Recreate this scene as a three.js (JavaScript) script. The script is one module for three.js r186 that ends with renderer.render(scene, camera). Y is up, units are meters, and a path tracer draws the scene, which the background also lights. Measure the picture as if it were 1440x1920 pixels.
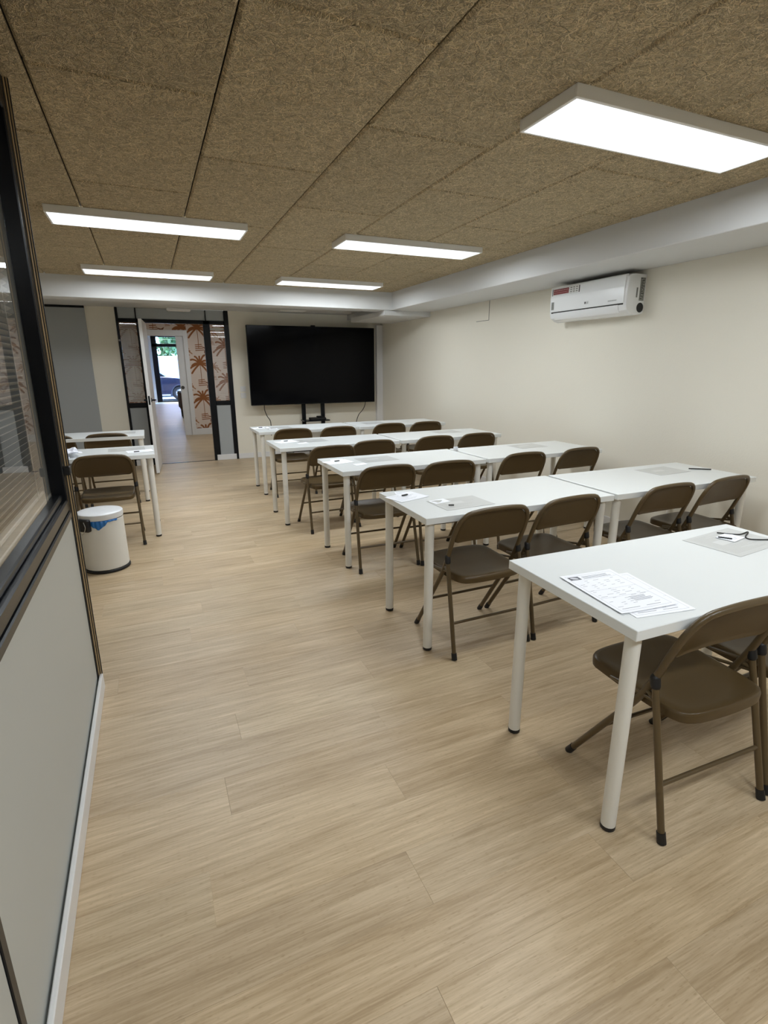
import * as THREE from 'three';
import { mergeGeometries, toCreasedNormals } from 'three/addons/utils/BufferGeometryUtils.js';
import { RoundedBoxGeometry } from 'three/addons/geometries/RoundedBoxGeometry.js';
import { RectAreaLightUniformsLib } from 'three/addons/lights/RectAreaLightUniformsLib.js';
import { Sky } from 'three/addons/objects/Sky.js';

// ---------------------------------------------------------------- camera, sky, sun, exposure
const scene = new THREE.Scene();
const camera = new THREE.PerspectiveCamera(88.94, 1440 / 1920, 0.05, 400);
camera.rotation.order = 'YXZ';
camera.position.set(0, 1.4489, 0);
camera.rotation.set(-0.2719, -0.4134, -0.0048);
scene.add(camera);

const renderer = new THREE.WebGLRenderer();
renderer.toneMapping = THREE.LinearToneMapping;
renderer.toneMappingExposure = 1.0;
renderer.shadowMap.enabled = true;
RectAreaLightUniformsLib.init();

const SUN = new THREE.Vector3(0.75, 1.1, -0.35).normalize();
const sky = new Sky();
sky.name = 'sky'; sky.scale.setScalar(1000);
sky.material.uniforms.sunPosition.value.copy(SUN);
sky.material.uniforms.turbidity.value = 8;
sky.material.uniforms.rayleigh.value = 0.5;
scene.add(sky);
scene.backgroundIntensity = 4.5;
const sun = new THREE.DirectionalLight(0xfff4e2, 9.0);
sun.position.copy(SUN).multiplyScalar(40).add(new THREE.Vector3(0, 0, -25));
sun.target.position.set(0, 0, -28);
sun.castShadow = true;
Object.assign(sun.shadow.camera, { left: -20, right: 20, top: 20, bottom: -20, near: 1, far: 90 });
sun.shadow.mapSize.set(2048, 2048);
scene.add(sun, sun.target);
const PANEL = 20.5;             // radiance of every LED ceiling panel
const LAMP_WHITE = new THREE.Color().setRGB(0.88, 0.945, 1.0);

// ---------------------------------------------------------------- helpers
let seed = 7;
const rnd = (a = 0, b = 1) => { seed = (seed * 1664525 + 1013904223) >>> 0; return a + (b - a) * (seed / 4294967296); };
const V = (x, y, z) => new THREE.Vector3(x, y, z);
const taken = new Map();
function numbered(name) {
  const n = taken.get(name) || 0; taken.set(name, n + 1);
  return n ? name + '_' + String(n).padStart(3, '0') : name;
}
const lin = (r, g, b) => new THREE.Color().setRGB(r, g, b);
const std = (color, roughness = 0.6, extra = {}) => new THREE.MeshStandardMaterial({ color, roughness, metalness: 0, ...extra });

// chamfered box, uv in metres
function bevelBox(w, h, d, c = 0.002, cx = 0, cy = 0, cz = 0, uo = 0, vo = 0) {
  c = Math.min(c, w / 2.01, h / 2.01, d / 2.01);
  const pos = [], uv = [], H = [w / 2, h / 2, d / 2];
  const P = (s, k) => { const a = [s[0] * H[0], s[1] * H[1], s[2] * H[2]]; for (let i = 0; i < 3; i++) if (i !== k) a[i] -= s[i] * c; return a; };
  const push = (...ps) => {
    const [a, b, e] = ps, n = V(...b).sub(V(...a)).cross(V(...e).sub(V(...a)));
    const m = V(0, 0, 0); ps.forEach((p) => m.add(V(...p)));
    if (n.dot(m) < 0) { ps.reverse(); n.negate(); }
    const ax = [Math.abs(n.x), Math.abs(n.y), Math.abs(n.z)], k = ax[1] >= ax[0] && ax[1] >= ax[2] ? 1 : ax[0] >= ax[2] ? 0 : 2;
    const put = (p) => { pos.push(p[0] + cx, p[1] + cy, p[2] + cz); uv.push((k === 0 ? p[2] : p[0]) + uo, (k === 1 ? p[2] : p[1]) + vo); };
    for (let i = 1; i + 1 < ps.length; i++) [ps[0], ps[i], ps[i + 1]].forEach(put);
  };
  const S = [-1, 1];
  for (let k = 0; k < 3; k++) for (const s of S) {
    const i = (k + 1) % 3, j = (k + 2) % 3, q = [[-1, -1], [1, -1], [1, 1], [-1, 1]].map(([a, b]) => { const t = [0, 0, 0]; t[k] = s; t[i] = a; t[j] = b; return P(t, k); });
    push(...q);
  }
  for (let k = 0; k < 3; k++) { const i = (k + 1) % 3, j = (k + 2) % 3; for (const a of S) for (const b of S) {
    const t0 = [0, 0, 0]; t0[i] = a; t0[j] = b; const t1 = [...t0]; t0[k] = -1; t1[k] = 1;
    push(P(t0, i), P(t1, i), P(t1, j), P(t0, j));
  } }
  for (const a of S) for (const b of S) for (const e of S) push(P([a, b, e], 0), P([a, b, e], 1), P([a, b, e], 2));
  const g = new THREE.BufferGeometry();
  g.setAttribute('position', new THREE.Float32BufferAttribute(pos, 3));
  g.setAttribute('uv', new THREE.Float32BufferAttribute(uv, 2));
  g.computeVertexNormals();
  return g;
}
// chamfered box from its bounds
const slab = (x0, x1, y0, y1, z0, z1, c = 0.002) => bevelBox(x1 - x0, y1 - y0, z1 - z0, c, (x0 + x1) / 2, (y0 + y1) / 2, (z0 + z1) / 2);
function plain(g) { const o = g.index ? g.toNonIndexed() : g.clone(); for (const k of Object.keys(o.attributes)) if (!['position', 'normal', 'uv'].includes(k)) o.deleteAttribute(k); return o; }
const join = (list) => (list.length === 1 ? list[0] : mergeGeometries(list.map(plain)));
function mesh(name, geo, mat, parent) {
  const m = new THREE.Mesh(Array.isArray(geo) ? join(geo) : geo, mat);
  m.name = parent ? name : numbered(name); m.castShadow = m.receiveShadow = true;
  if (parent) {
    let n = 0, nm = name; while (parent.children.some((k) => k.name === nm)) nm = name + '_' + String(++n).padStart(3, '0');
    m.name = nm; parent.add(m);
  } else scene.add(m);
  return m;
}
function pieces(list, parent) {            // many alike pieces, named in order without searching
  const n = {};
  for (const [name, geo, mat, p] of list) {
    const m = new THREE.Mesh(geo, mat), k = n[name] || 0; n[name] = k + 1;
    m.name = k ? name + '_' + String(k).padStart(3, '0') : name; m.castShadow = m.receiveShadow = true;
    if (p) m.position.set(...p);
    parent.add(m);
  }
}
function tag(o, label, category, group) { o.userData.label = label; o.userData.category = category; if (group) o.userData.group = group; return o; }
function thing(name, label, category, [x, y, z] = [0, 0, 0], turn = 0, group) {
  const o = new THREE.Group(); o.name = numbered(name); scene.add(o); o.position.set(x, y, z); o.rotation.y = turn;
  return tag(o, label, category, group);
}
function single(name, label, category, geo, mat, [x, y, z] = [0, 0, 0], turn = 0, group) {
  const m = mesh(name, geo, mat); m.position.set(x, y, z); m.rotation.y = turn; return tag(m, label, category, group);
}
function structure(name) { const g = new THREE.Group(); g.name = name; g.userData.kind = 'structure'; scene.add(g); return g; }
function copyOf(root, label, [x, y, z], turn, group) {
  const r = root.clone(); r.name = numbered(root.name.replace(/_\d{3}$/, '')); r.position.set(x, y, z); r.rotation.y = turn; scene.add(r);
  r.userData = { label, category: root.userData.category }; if (group) r.userData.group = group;
  return r;
}
const tube = (pts, r, seg = 24, rad = 10, closed = false) => new THREE.TubeGeometry(new THREE.CatmullRomCurve3(pts.map((p) => (p.isVector3 ? p : V(...p))), closed, 'centripetal'), seg, r, rad, closed);
function rod(a, b, r, rad = 14, r2 = r) {
  const A = V(...a), B = V(...b), g = new THREE.CylinderGeometry(r2, r, A.distanceTo(B), rad);
  g.applyQuaternion(new THREE.Quaternion().setFromUnitVectors(V(0, 1, 0), B.clone().sub(A).normalize()));
  return g.translate((A.x + B.x) / 2, (A.y + B.y) / 2, (A.z + B.z) / 2);
}
const lathe = (prof, seg = 40) => new THREE.LatheGeometry(prof.map(([x, y]) => new THREE.Vector2(x, y)), seg);
// one skin over rings of equal length, closed by a fan at both ends
function skin(rings) {
  const n = rings[0].length, pos = [], idx = [];
  rings.forEach((r) => r.forEach((p) => pos.push(...p)));
  for (let i = 0; i + 1 < rings.length; i++) for (let j = 0; j < n; j++) {
    const a = i * n + j, b = i * n + ((j + 1) % n), c = a + n, d = b + n; idx.push(a, b, c, b, d, c);
  }
  for (const [r, flip] of [[0, 1], [rings.length - 1, 0]]) {
    const m = [0, 1, 2].map((k) => rings[r].reduce((s, p) => s + p[k], 0) / n), c = pos.length / 3; pos.push(...m);
    for (let j = 0; j < n; j++) { const a = r * n + j, b = r * n + ((j + 1) % n); flip ? idx.push(c, b, a) : idx.push(c, a, b); }
  }
  const g = new THREE.BufferGeometry();
  g.setAttribute('position', new THREE.Float32BufferAttribute(pos, 3)); g.setIndex(idx);
  const q = toCreasedNormals(g, 0.75);
  q.setAttribute('uv', new THREE.Float32BufferAttribute(new Float32Array(q.attributes.position.count * 2), 2));
  return q;
}

// ---------------------------------------------------------------- textures
function canvasTexture(w, h, draw, srgb = true, repeat = true) {
  const c = document.createElement('canvas'); c.width = w; c.height = h; draw(c.getContext('2d'), w, h);
  const t = new THREE.CanvasTexture(c); if (srgb) t.colorSpace = THREE.SRGBColorSpace;
  t.wrapS = t.wrapT = repeat ? THREE.RepeatWrapping : THREE.ClampToEdgeWrapping; t.anisotropy = 8; return t;
}
// tileable value noise
function lattice(nx, ny, s) { const a = new Float32Array(nx * ny); let k = s >>> 0; for (let i = 0; i < a.length; i++) { k = (k * 1664525 + 1013904223) >>> 0; a[i] = k / 4294967296; } return (u, v) => {
  u = (u - Math.floor(u)) * nx; v = (v - Math.floor(v)) * ny; let i = Math.floor(u), j = Math.floor(v), f = u - i, g = v - j; i %= nx; j %= ny; const i1 = (i + 1) % nx, j1 = (j + 1) % ny;
  f = f * f * (3 - 2 * f); g = g * g * (3 - 2 * g);
  return (a[j * nx + i] * (1 - f) + a[j * nx + i1] * f) * (1 - g) + (a[j1 * nx + i] * (1 - f) + a[j1 * nx + i1] * f) * g; }; }
function dataTexture(w, h, fn, srgb) {
  const d = new Uint8Array(w * h * 4);
  for (let y = 0; y < h; y++) for (let x = 0; x < w; x++) { const c = fn(x / w, y / h), o = (y * w + x) * 4; d[o] = c[0]; d[o + 1] = c[1]; d[o + 2] = c[2]; d[o + 3] = 255; }
  const t = new THREE.DataTexture(d, w, h); t.wrapS = t.wrapT = THREE.RepeatWrapping; t.magFilter = THREE.LinearFilter; t.minFilter = THREE.LinearMipmapLinearFilter; t.generateMipmaps = true;
  if (srgb) t.colorSpace = THREE.SRGBColorSpace; t.needsUpdate = true; return t;
}
function scaled(t, sx, sy) { const c = t.clone(); c.repeat.set(sx, sy); c.needsUpdate = true; return c; }

// oak-print vinyl: 1.4 m along the grain (u) by 1.44 m across (v)
const woodTex = (() => {
  const broad = lattice(3, 30, 11), mid = lattice(5, 110, 12), fine = lattice(14, 480, 13), pore = lattice(90, 1100, 14), warp = lattice(5, 10, 15), fig = lattice(3, 12, 16), blot = lattice(9, 34, 18), hair = lattice(40, 760, 19);
  return dataTexture(2048, 2048, (u, v) => {
    const w = (warp(u, v) - 0.5) * 0.014, vv = v + w;
    const ring = Math.sin((vv * 60 + fig(u, vv) * 4) * 6.283) * 0.5 + 0.5;
    let t = 0.5 + (broad(u, vv) - 0.5) * 0.36 + (mid(u, vv) - 0.5) * 0.42 + (fine(u, v) - 0.5) * 0.40 + (hair(u, v) - 0.5) * 0.30 + (ring - 0.5) * 0.09 + (blot(u, vv) - 0.5) * 0.22;
    const p = pore(u, v); if (p > 0.78) t -= (p - 0.78) * 2.0;
    t = Math.min(1, Math.max(0, t));
    t = 0.5 + (t - 0.5) * 0.8; return [170 + 56 * t, 146 + 58 * t, 112 + 60 * t];
  }, true);
})();
woodTex.repeat.set(1 / 1.4, 1 / 1.44);

// wood-wool board: colour and relief of the strands, 0.612 m square
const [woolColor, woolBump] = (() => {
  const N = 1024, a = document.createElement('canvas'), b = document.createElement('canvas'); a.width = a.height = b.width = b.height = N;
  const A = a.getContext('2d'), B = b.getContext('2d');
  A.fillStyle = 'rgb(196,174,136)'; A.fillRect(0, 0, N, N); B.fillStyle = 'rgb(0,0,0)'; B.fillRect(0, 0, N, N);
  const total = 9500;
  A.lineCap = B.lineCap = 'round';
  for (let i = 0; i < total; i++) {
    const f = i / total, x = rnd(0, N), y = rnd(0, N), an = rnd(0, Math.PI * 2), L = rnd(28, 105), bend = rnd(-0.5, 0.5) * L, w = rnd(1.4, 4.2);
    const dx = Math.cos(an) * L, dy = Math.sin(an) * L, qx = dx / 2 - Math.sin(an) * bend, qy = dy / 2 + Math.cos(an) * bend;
    const k = rnd(0.52, 1.0), tone = rnd(0, 1);  // random strand tone; the darker strands also stand in for crevice shade
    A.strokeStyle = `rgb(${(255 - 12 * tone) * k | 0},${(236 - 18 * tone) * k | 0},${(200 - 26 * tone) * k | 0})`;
    const hgt = 40 + 200 * f + rnd(-15, 15) | 0; B.strokeStyle = `rgb(${hgt},${hgt},${hgt})`;
    A.lineWidth = B.lineWidth = w;
    for (const ox of [0, -N, N]) for (const oy of [0, -N, N]) {
      if (x + ox < -200 || x + ox > N + 200 || y + oy < -200 || y + oy > N + 200) continue;
      for (const C of [A, B]) { C.beginPath(); C.moveTo(x + ox, y + oy); C.quadraticCurveTo(x + ox + qx, y + oy + qy, x + ox + dx, y + oy + dy); C.stroke(); }
    }
  }
  return [a, b].map((c, i) => { const t = new THREE.CanvasTexture(c); t.wrapS = t.wrapT = THREE.RepeatWrapping; if (!i) t.colorSpace = THREE.SRGBColorSpace; t.repeat.set(1 / 0.612, 1 / 0.612); t.anisotropy = 8; return t; });
})();

// fine woven relief of the wallpaper
const weave = (() => { const f = lattice(90, 130, 31), g = lattice(300, 60, 32); const t = dataTexture(512, 512, (u, v) => { const k = 255 * (0.5 * f(u, v) + 0.5 * g(u, v)) | 0; return [k, k, k]; }, false); t.repeat.set(1.6, 1.6); return t; })();

// palm and bird print
const palmTex = canvasTexture(768, 1024, (c, w, h) => {
  c.fillStyle = '#dccabc'; c.fillRect(0, 0, w, h);
  const palm = (x, y, s, col) => {
    c.strokeStyle = col; c.fillStyle = col; c.lineCap = 'round';
    for (let k = 0; k < 11; k++) {
      const a = -Math.PI / 2 + (k - 5) * 0.43, L = s * (0.9 + 0.18 * Math.sin(k * 2.3)), drop = s * (0.10 + 0.35 * Math.abs(Math.sin(a + Math.PI / 2) * 0.8));
      c.lineWidth = s * 0.15; c.beginPath(); c.moveTo(x, y); c.quadraticCurveTo(x + Math.cos(a) * L * 0.6, y + Math.sin(a) * L * 0.75, x + Math.cos(a) * L, y + Math.sin(a) * L + drop); c.stroke();
    }
    c.lineWidth = s * 0.05; c.beginPath(); c.moveTo(x, y); c.quadraticCurveTo(x + s * 0.06, y + s * 0.9, x + s * 0.02, y + s * 1.7); c.stroke();
    c.lineWidth = s * 0.07; for (let k = 0; k < 4; k++) { c.beginPath(); c.moveTo(x - s * 0.25, y + s * (1.45 + 0.16 * k)); c.lineTo(x + s * (0.28 + 0.06 * k), y + s * (1.40 + 0.16 * k)); c.stroke(); }
  };
  const bird = (x, y, s, col) => {
    c.fillStyle = col; c.beginPath(); c.ellipse(x, y, s * 0.16, s * 0.38, 0.5, 0, 7); c.fill();
    c.beginPath(); c.moveTo(x, y - s * 0.05); c.lineTo(x - s * 0.42, y - s * 0.42); c.lineTo(x + s * 0.05, y - s * 0.3); c.lineTo(x + s * 0.4, y - s * 0.5); c.lineTo(x + s * 0.12, y + s * 0.05); c.fill();
    c.beginPath(); c.moveTo(x - s * 0.1, y + s * 0.25); c.lineTo(x - s * 0.32, y + s * 0.8); c.lineTo(x - s * 0.05, y + s * 0.45); c.fill();
  };
  for (const ox of [0, -w, w]) for (const oy of [0, -h, h]) for (const k of [0, 1]) {
    const y = oy + k * 512;
    palm(210 + ox, 190 + y, 165, '#8f5629'); palm(594 + ox, 446 + y, 165, '#8f5629');
    palm(395 + ox, 250 + y, 95, '#a3714a'); palm(20 + ox, 500 + y, 95, '#a3714a');
    bird(330 + ox, 500 + y, 130, '#7d4c30'); bird(700 + ox, 250 + y, 130, '#7d4c30');
  }
});
palmTex.repeat.set(1 / 1.1, 1 / 1.47);

// ---------------------------------------------------------------- materials
const M = {
  cream: std(lin(0.83, 0.785, 0.675), 0.85, { bumpMap: weave, bumpScale: 0.0006 }),
  white: std(lin(0.66, 0.66, 0.65), 0.7),
  trim: std(lin(0.78, 0.77, 0.76), 0.35),
  grey: std(lin(0.38, 0.40, 0.405), 0.55),
  laminate: std(lin(0.52, 0.53, 0.50), 0.5),
  black: new THREE.MeshPhysicalMaterial({ color: lin(0.008, 0.009, 0.011), roughness: 0.26, specularIntensity: 0.45 }),
  seal: std(lin(0.012, 0.012, 0.012), 0.7),
  brass: std(lin(0.50, 0.36, 0.20), 0.4),
  dark: std(lin(0.03, 0.028, 0.025), 0.8),
  table: std(lin(0.82, 0.84, 0.83), 0.24),
  leg: std(lin(0.80, 0.78, 0.72), 0.38),
  chair: std(lin(0.102, 0.068, 0.030), 0.33),
  chairSeat: new THREE.MeshPhysicalMaterial({ color: lin(0.088, 0.057, 0.024), roughness: 0.32, specularIntensity: 0.6 }),
  rubber: std(lin(0.008, 0.008, 0.009), 0.5),
  glass: new THREE.MeshPhysicalMaterial({ color: 0xffffff, roughness: 0, transmission: 1, thickness: 0, ior: 1.52 }),
  slat: std(lin(0.60, 0.58, 0.53), 0.45),
  frame: std(lin(0.86, 0.86, 0.84), 0.4),
  plastic: std(lin(0.87, 0.875, 0.87), 0.12),
  paper: std(lin(0.84, 0.86, 0.90), 0.85),
  screen: new THREE.MeshPhysicalMaterial({ color: lin(0.002, 0.002, 0.003), roughness: 0.1, specularIntensity: 0.2 }),
  steel: std(lin(0.5, 0.5, 0.5), 0.3, { metalness: 1 }),
  diffuser: std(lin(0.8, 0.8, 0.8), 0.5, { emissive: LAMP_WHITE, emissiveIntensity: 1.7 }),
};
const woodTones = [[1.0, 1.0, 1.0], [0.95, 0.94, 0.93], [1.05, 1.04, 1.02], [0.98, 0.96, 0.93], [1.02, 1.03, 1.03]].map((k) => std(lin(0.95 * k[0], 0.95 * k[1], 0.95 * k[2]), 0.42, { map: woodTex, roughness: 0.40 }));
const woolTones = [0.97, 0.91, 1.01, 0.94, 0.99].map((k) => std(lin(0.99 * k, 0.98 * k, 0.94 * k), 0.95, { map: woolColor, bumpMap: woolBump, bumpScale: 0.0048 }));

// ---------------------------------------------------------------- floor
const ZB = -8.75, XR = 3.8, CEIL = 2.42, XP = -0.36, ZP = -2.5;
{
  const floor = structure('floor');
  mesh('subfloor', slab(-3.2, 4.0, -0.2, -0.009, -8.9, 5.2, 0.001), M.dark, floor);
  const W = 0.18, L = 1.22, list = [], rest = [];
  const cache = new Map();
  const plank = (x0, x1, z0, z1, v) => {
    const w = +(x1 - x0).toFixed(3), d = +(z1 - z0).toFixed(3), key = [w, d, v].join();
    if (!cache.has(key)) cache.set(key, bevelBox(w - 0.0002, 0.008, d - 0.0002, 0.0004, 0, -0.004, 0, v * 0.37, v * 0.18 + 0.09));
    return cache.get(key);
  };
  for (let k = -38; k < 44; k++) {
    let z1 = -1.324 - W * k + W / 2, z0 = z1 - W;
    z1 += -W / 2; z0 += -W / 2;
    if (z1 < ZB || z0 > 4.9) continue;
    z0 = Math.max(z0, ZB);
    const xl = z1 > ZP + 0.1 ? XP - 0.03 : -3.0, shift = ((k * 0.43) % 1 + 1) % 1 * L + ((k * 7919) % 13) * 0.02;
    for (let x = -3.0 - shift; x < XR; x += L) {
      const a = Math.max(x, xl), b = Math.min(x + L, XR - 0.0);
      if (b - a < 0.03) continue;
      const v = Math.floor(rnd(0, 8)), tone = woodTones[Math.floor(rnd(0, 5))];
      const g = plank(a, b, z0, z1, v), p = [(a + b) / 2, 0, (z0 + z1) / 2];
      if (z0 > -0.3 || b < -1.7) rest.push(g.clone().translate(...p)); else list.push(['plank', g, tone, p]);
    }
  }
  pieces(list, floor);
  const r = mesh('planks_out_of_reach', rest, woodTones[0], floor); r.userData.kind = 'stuff';
  mesh('threshold_strip', slab(0.03, 0.87, -0.004, 0.004, -8.79, -8.745, 0.002), M.black, floor);
}

// ---------------------------------------------------------------- ceiling of wood-wool boards
{
  const ceiling = structure('ceiling');
  mesh('ceiling_slab', slab(-3.2, 4.0, CEIL + 0.026, CEIL + 0.2, -8.9, 5.2, 0.001), M.dark, ceiling);
  const W = 0.612, L = 1.225, list = [], rest = [], cache = new Map();
  for (let c = -5; c < 6; c++) {
    const x0 = -0.26 + W * c, x1 = Math.min(x0 + W, 3.185);
    if (x0 > 3.15) continue;
    const off = ((c % 2) + 2) % 2 === 0 ? -2.35 : -1.735;
    for (let k = -7; k < 5; k++) {
      let z1 = off - L * k, z0 = z1 - L;
      z0 = Math.max(z0, -6.96);
      if (z1 < -6.9 || z0 > 4.9) continue;
      let a = x0, b = x1;
      if (z1 > ZP && b <= XP) continue;
      if (z0 > ZP - 0.2 && a < XP) a = XP - 0.02;
      const w = b - a - 0.006, d = z1 - z0 - 0.006, v = Math.floor(rnd(0, 4)), key = [w.toFixed(3), d.toFixed(3), v].join();
      if (!cache.has(key)) cache.set(key, bevelBox(w, 0.026, d, 0.010, 0, 0, 0, v * 0.23, v * 0.41));
      const p = [(a + b) / 2, CEIL + 0.013 + rnd(-0.0008, 0.0004), (z0 + z1) / 2], g = cache.get(key);
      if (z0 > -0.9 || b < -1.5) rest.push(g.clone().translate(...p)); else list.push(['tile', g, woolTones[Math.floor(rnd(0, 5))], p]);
    }
  }
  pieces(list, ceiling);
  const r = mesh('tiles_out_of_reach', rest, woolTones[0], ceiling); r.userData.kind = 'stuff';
  // lowered plaster ceiling behind the cross beam
  mesh('lowered_ceiling', slab(-3.0, XR, 2.28, CEIL + 0.026, -8.75, -7.25, 0.001), M.white, ceiling);
}
// beams
mesh('beam_back', slab(-3.0, 3.3, 2.195, CEIL + 0.03, -7.25, -6.95, 0.004), M.white).userData.kind = 'structure';
mesh('beam_side', slab(3.18, XR, 2.195, CEIL + 0.03, -8.75, 5.0, 0.004), M.white).userData.kind = 'structure';
mesh('duct_casing', slab(3.08, XR, 2.13, 2.196, -8.3, -6.98, 0.003), M.white).userData.kind = 'structure';

// ---------------------------------------------------------------- walls
{
  const r = structure('wall_right');
  mesh('wall_face', slab(XR, 4.0, -0.2, CEIL + 0.2, -8.95, 5.2, 0.001), M.cream, r);
  mesh('hatch_gap_shade', slab(XR - 0.002, XR + 0.01, 1.974, 2.194, -5.794, -5.526, 0.0005), M.dark, r);  // dark plate painted as the shadow line around the hatch cover
  const h = mesh('wall_hatch', slab(XR - 0.005, XR + 0.01, 1.978, 2.194, -5.79, -5.53, 0.001), M.cream, r);
  h.userData.label = 'square flush hatch cover in the cream wall';
  mesh('baseboard_right', slab(XR - 0.013, XR, 0, 0.09, -8.73, 5.0, 0.004), M.trim).userData.kind = 'structure';
  const b = structure('wall_back');
  mesh('wall_face', slab(-3.2, -0.315, -0.2, 2.45, -8.95, ZB, 0.001), M.cream, b);
  mesh('wall_face', slab(1.24, XR, -0.2, 2.45, -8.95, ZB, 0.001), M.cream, b);
  mesh('column_casing', slab(3.685, XR, 0, 2.135, ZB, ZB + 0.07, 0.004), M.trim, b);
  mesh('baseboard_back', slab(1.24, 3.685, 0, 0.085, ZB, ZB + 0.014, 0.004), M.trim).userData.kind = 'structure';
  mesh('wall_left', slab(-3.2, -3.0, -0.2, CEIL + 0.2, -8.95, 5.2, 0.001), M.cream).userData.kind = 'structure';
  mesh('wall_front', slab(-3.2, 4.0, -0.2, CEIL + 0.2, 5.0, 5.2, 0.001), M.cream).userData.kind = 'structure';
}

// ---------------------------------------------------------------- partition with window at the near left
{
  const p = structure('wall_partition');
  const ze = ZP + 0.03;
  mesh('lower_panel', slab(XP - 0.06, XP, 0, 0.85, -0.925, 5.0, 0.002), M.laminate, p);
  mesh('lower_panel', slab(XP - 0.06, XP, 0, 0.85, ze, -0.955, 0.002), M.laminate, p);
  mesh('joint_profile', slab(XP - 0.055, XP + 0.003, 0, 0.85, -0.953, -0.927, 0.002), M.black, p);
  mesh('upper_panel', slab(XP - 0.06, XP, 0.85, CEIL, -0.92, 5.0, 0.002), M.laminate, p);
  mesh('return_panel', slab(-3.0, XP - 0.053, 0, CEIL, ze - 0.028, ze + 0.030, 0.002), M.laminate, p);
  mesh('seal_channel', slab(XP - 0.02, XP + 0.004, 0.0, CEIL, ze - 0.03, ze - 0.001, 0.002), M.seal, p);
  const z = ze - 0.02;
  mesh('brass_seal', slab(XP + 0.004, XP + 0.010, 0.05, CEIL, z - 0.008, z + 0.006, 0.002), M.brass, p);
  mesh('seal_line', slab(XP + 0.010, XP + 0.0125, 0.05, CEIL, z - 0.008, z + 0.004, 0.001), M.seal, p);
  mesh('brass_seal', slab(XP + 0.0125, XP + 0.018, 0.05, CEIL, z - 0.008, z + 0.002, 0.002), M.brass, p);
  mesh('seal_line', slab(XP + 0.018, XP + 0.021, 0.05, CEIL, z - 0.008, z + 0.002, 0.001), M.seal, p);
  mesh('latch_keeper', slab(XP - 0.004, XP + 0.024, 1.02, 1.055, z - 0.012, z + 0.03, 0.003), M.rubber, p);
  const bb = mesh('baseboard_partition', slab(XP + 0.002, XP + 0.0165, 0, 0.078, ze - 0.03, 5.0, 0.003), M.trim); bb.userData.kind = 'structure';

  p.position.x = -0.006; p.rotation.z = -0.008;   // stands a little out of plumb
  const w = structure('window_1'); w.position.x = -0.006; w.rotation.z = -0.008;
  const post = (y0, y1, x1, z0, z1) => slab(XP - 0.05, x1, y0, y1, z0, z1, 0.004);
  mesh('window_frame', [post(0.85, CEIL, XP + 0.003, ze, -2.425), post(0.85, CEIL, XP + 0.003, -0.965, -0.92),
    slab(XP - 0.05, XP + 0.010, 0.848, 0.878, -2.43, -0.92, 0.004), slab(XP - 0.05, XP + 0.004, 0.878, 0.925, -2.43, -0.92, 0.006), slab(XP - 0.05, XP - 0.012, 0.925, 0.95, -2.43, -0.92, 0.005),
    slab(XP - 0.05, XP + 0.003, 2.30, CEIL, -2.43, -0.92, 0.004)], M.black, w);
  mesh('window_sill', slab(XP - 0.115, XP - 0.05, 0.85, 0.958, -2.47, -0.92, 0.003), std(lin(0.55, 0.53, 0.47), 0.5), w);
  mesh('pane', new THREE.PlaneGeometry(1.49, 1.36).rotateY(Math.PI / 2).translate(XP - 0.030, 1.63, -1.695), M.glass, w);
  const sg = bevelBox(0.022, 0.0009, 1.44, 0.0003); sg.rotateZ(0.55);
  const list = []; for (let y = 0.985; y < 2.27; y += 0.0215) list.push(['slat', sg, M.slat, [XP - 0.082, y, -1.69]]);
  pieces(list, w);
  for (const zz of [-2.28, -1.69, -1.1]) mesh('blind_cord', rod([XP - 0.068, 0.965, zz], [XP - 0.068, 2.29, zz], 0.0013, 6), M.slat, w);
  mesh('blind_rail', slab(XP - 0.095, XP - 0.069, 0.962, 0.976, -2.41, -0.97, 0.003), M.slat, w);
  // the cabin behind the glass
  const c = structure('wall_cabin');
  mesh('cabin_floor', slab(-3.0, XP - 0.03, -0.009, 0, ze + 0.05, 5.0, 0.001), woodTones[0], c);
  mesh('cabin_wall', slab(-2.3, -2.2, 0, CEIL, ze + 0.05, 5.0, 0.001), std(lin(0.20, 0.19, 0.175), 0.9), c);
  mesh('cabin_ceiling', slab(-2.2, XP - 0.06, CEIL - 0.02, CEIL + 0.025, ze + 0.05, 5.0, 0.001), std(lin(0.25, 0.23, 0.2), 0.9), c);
}

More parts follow.
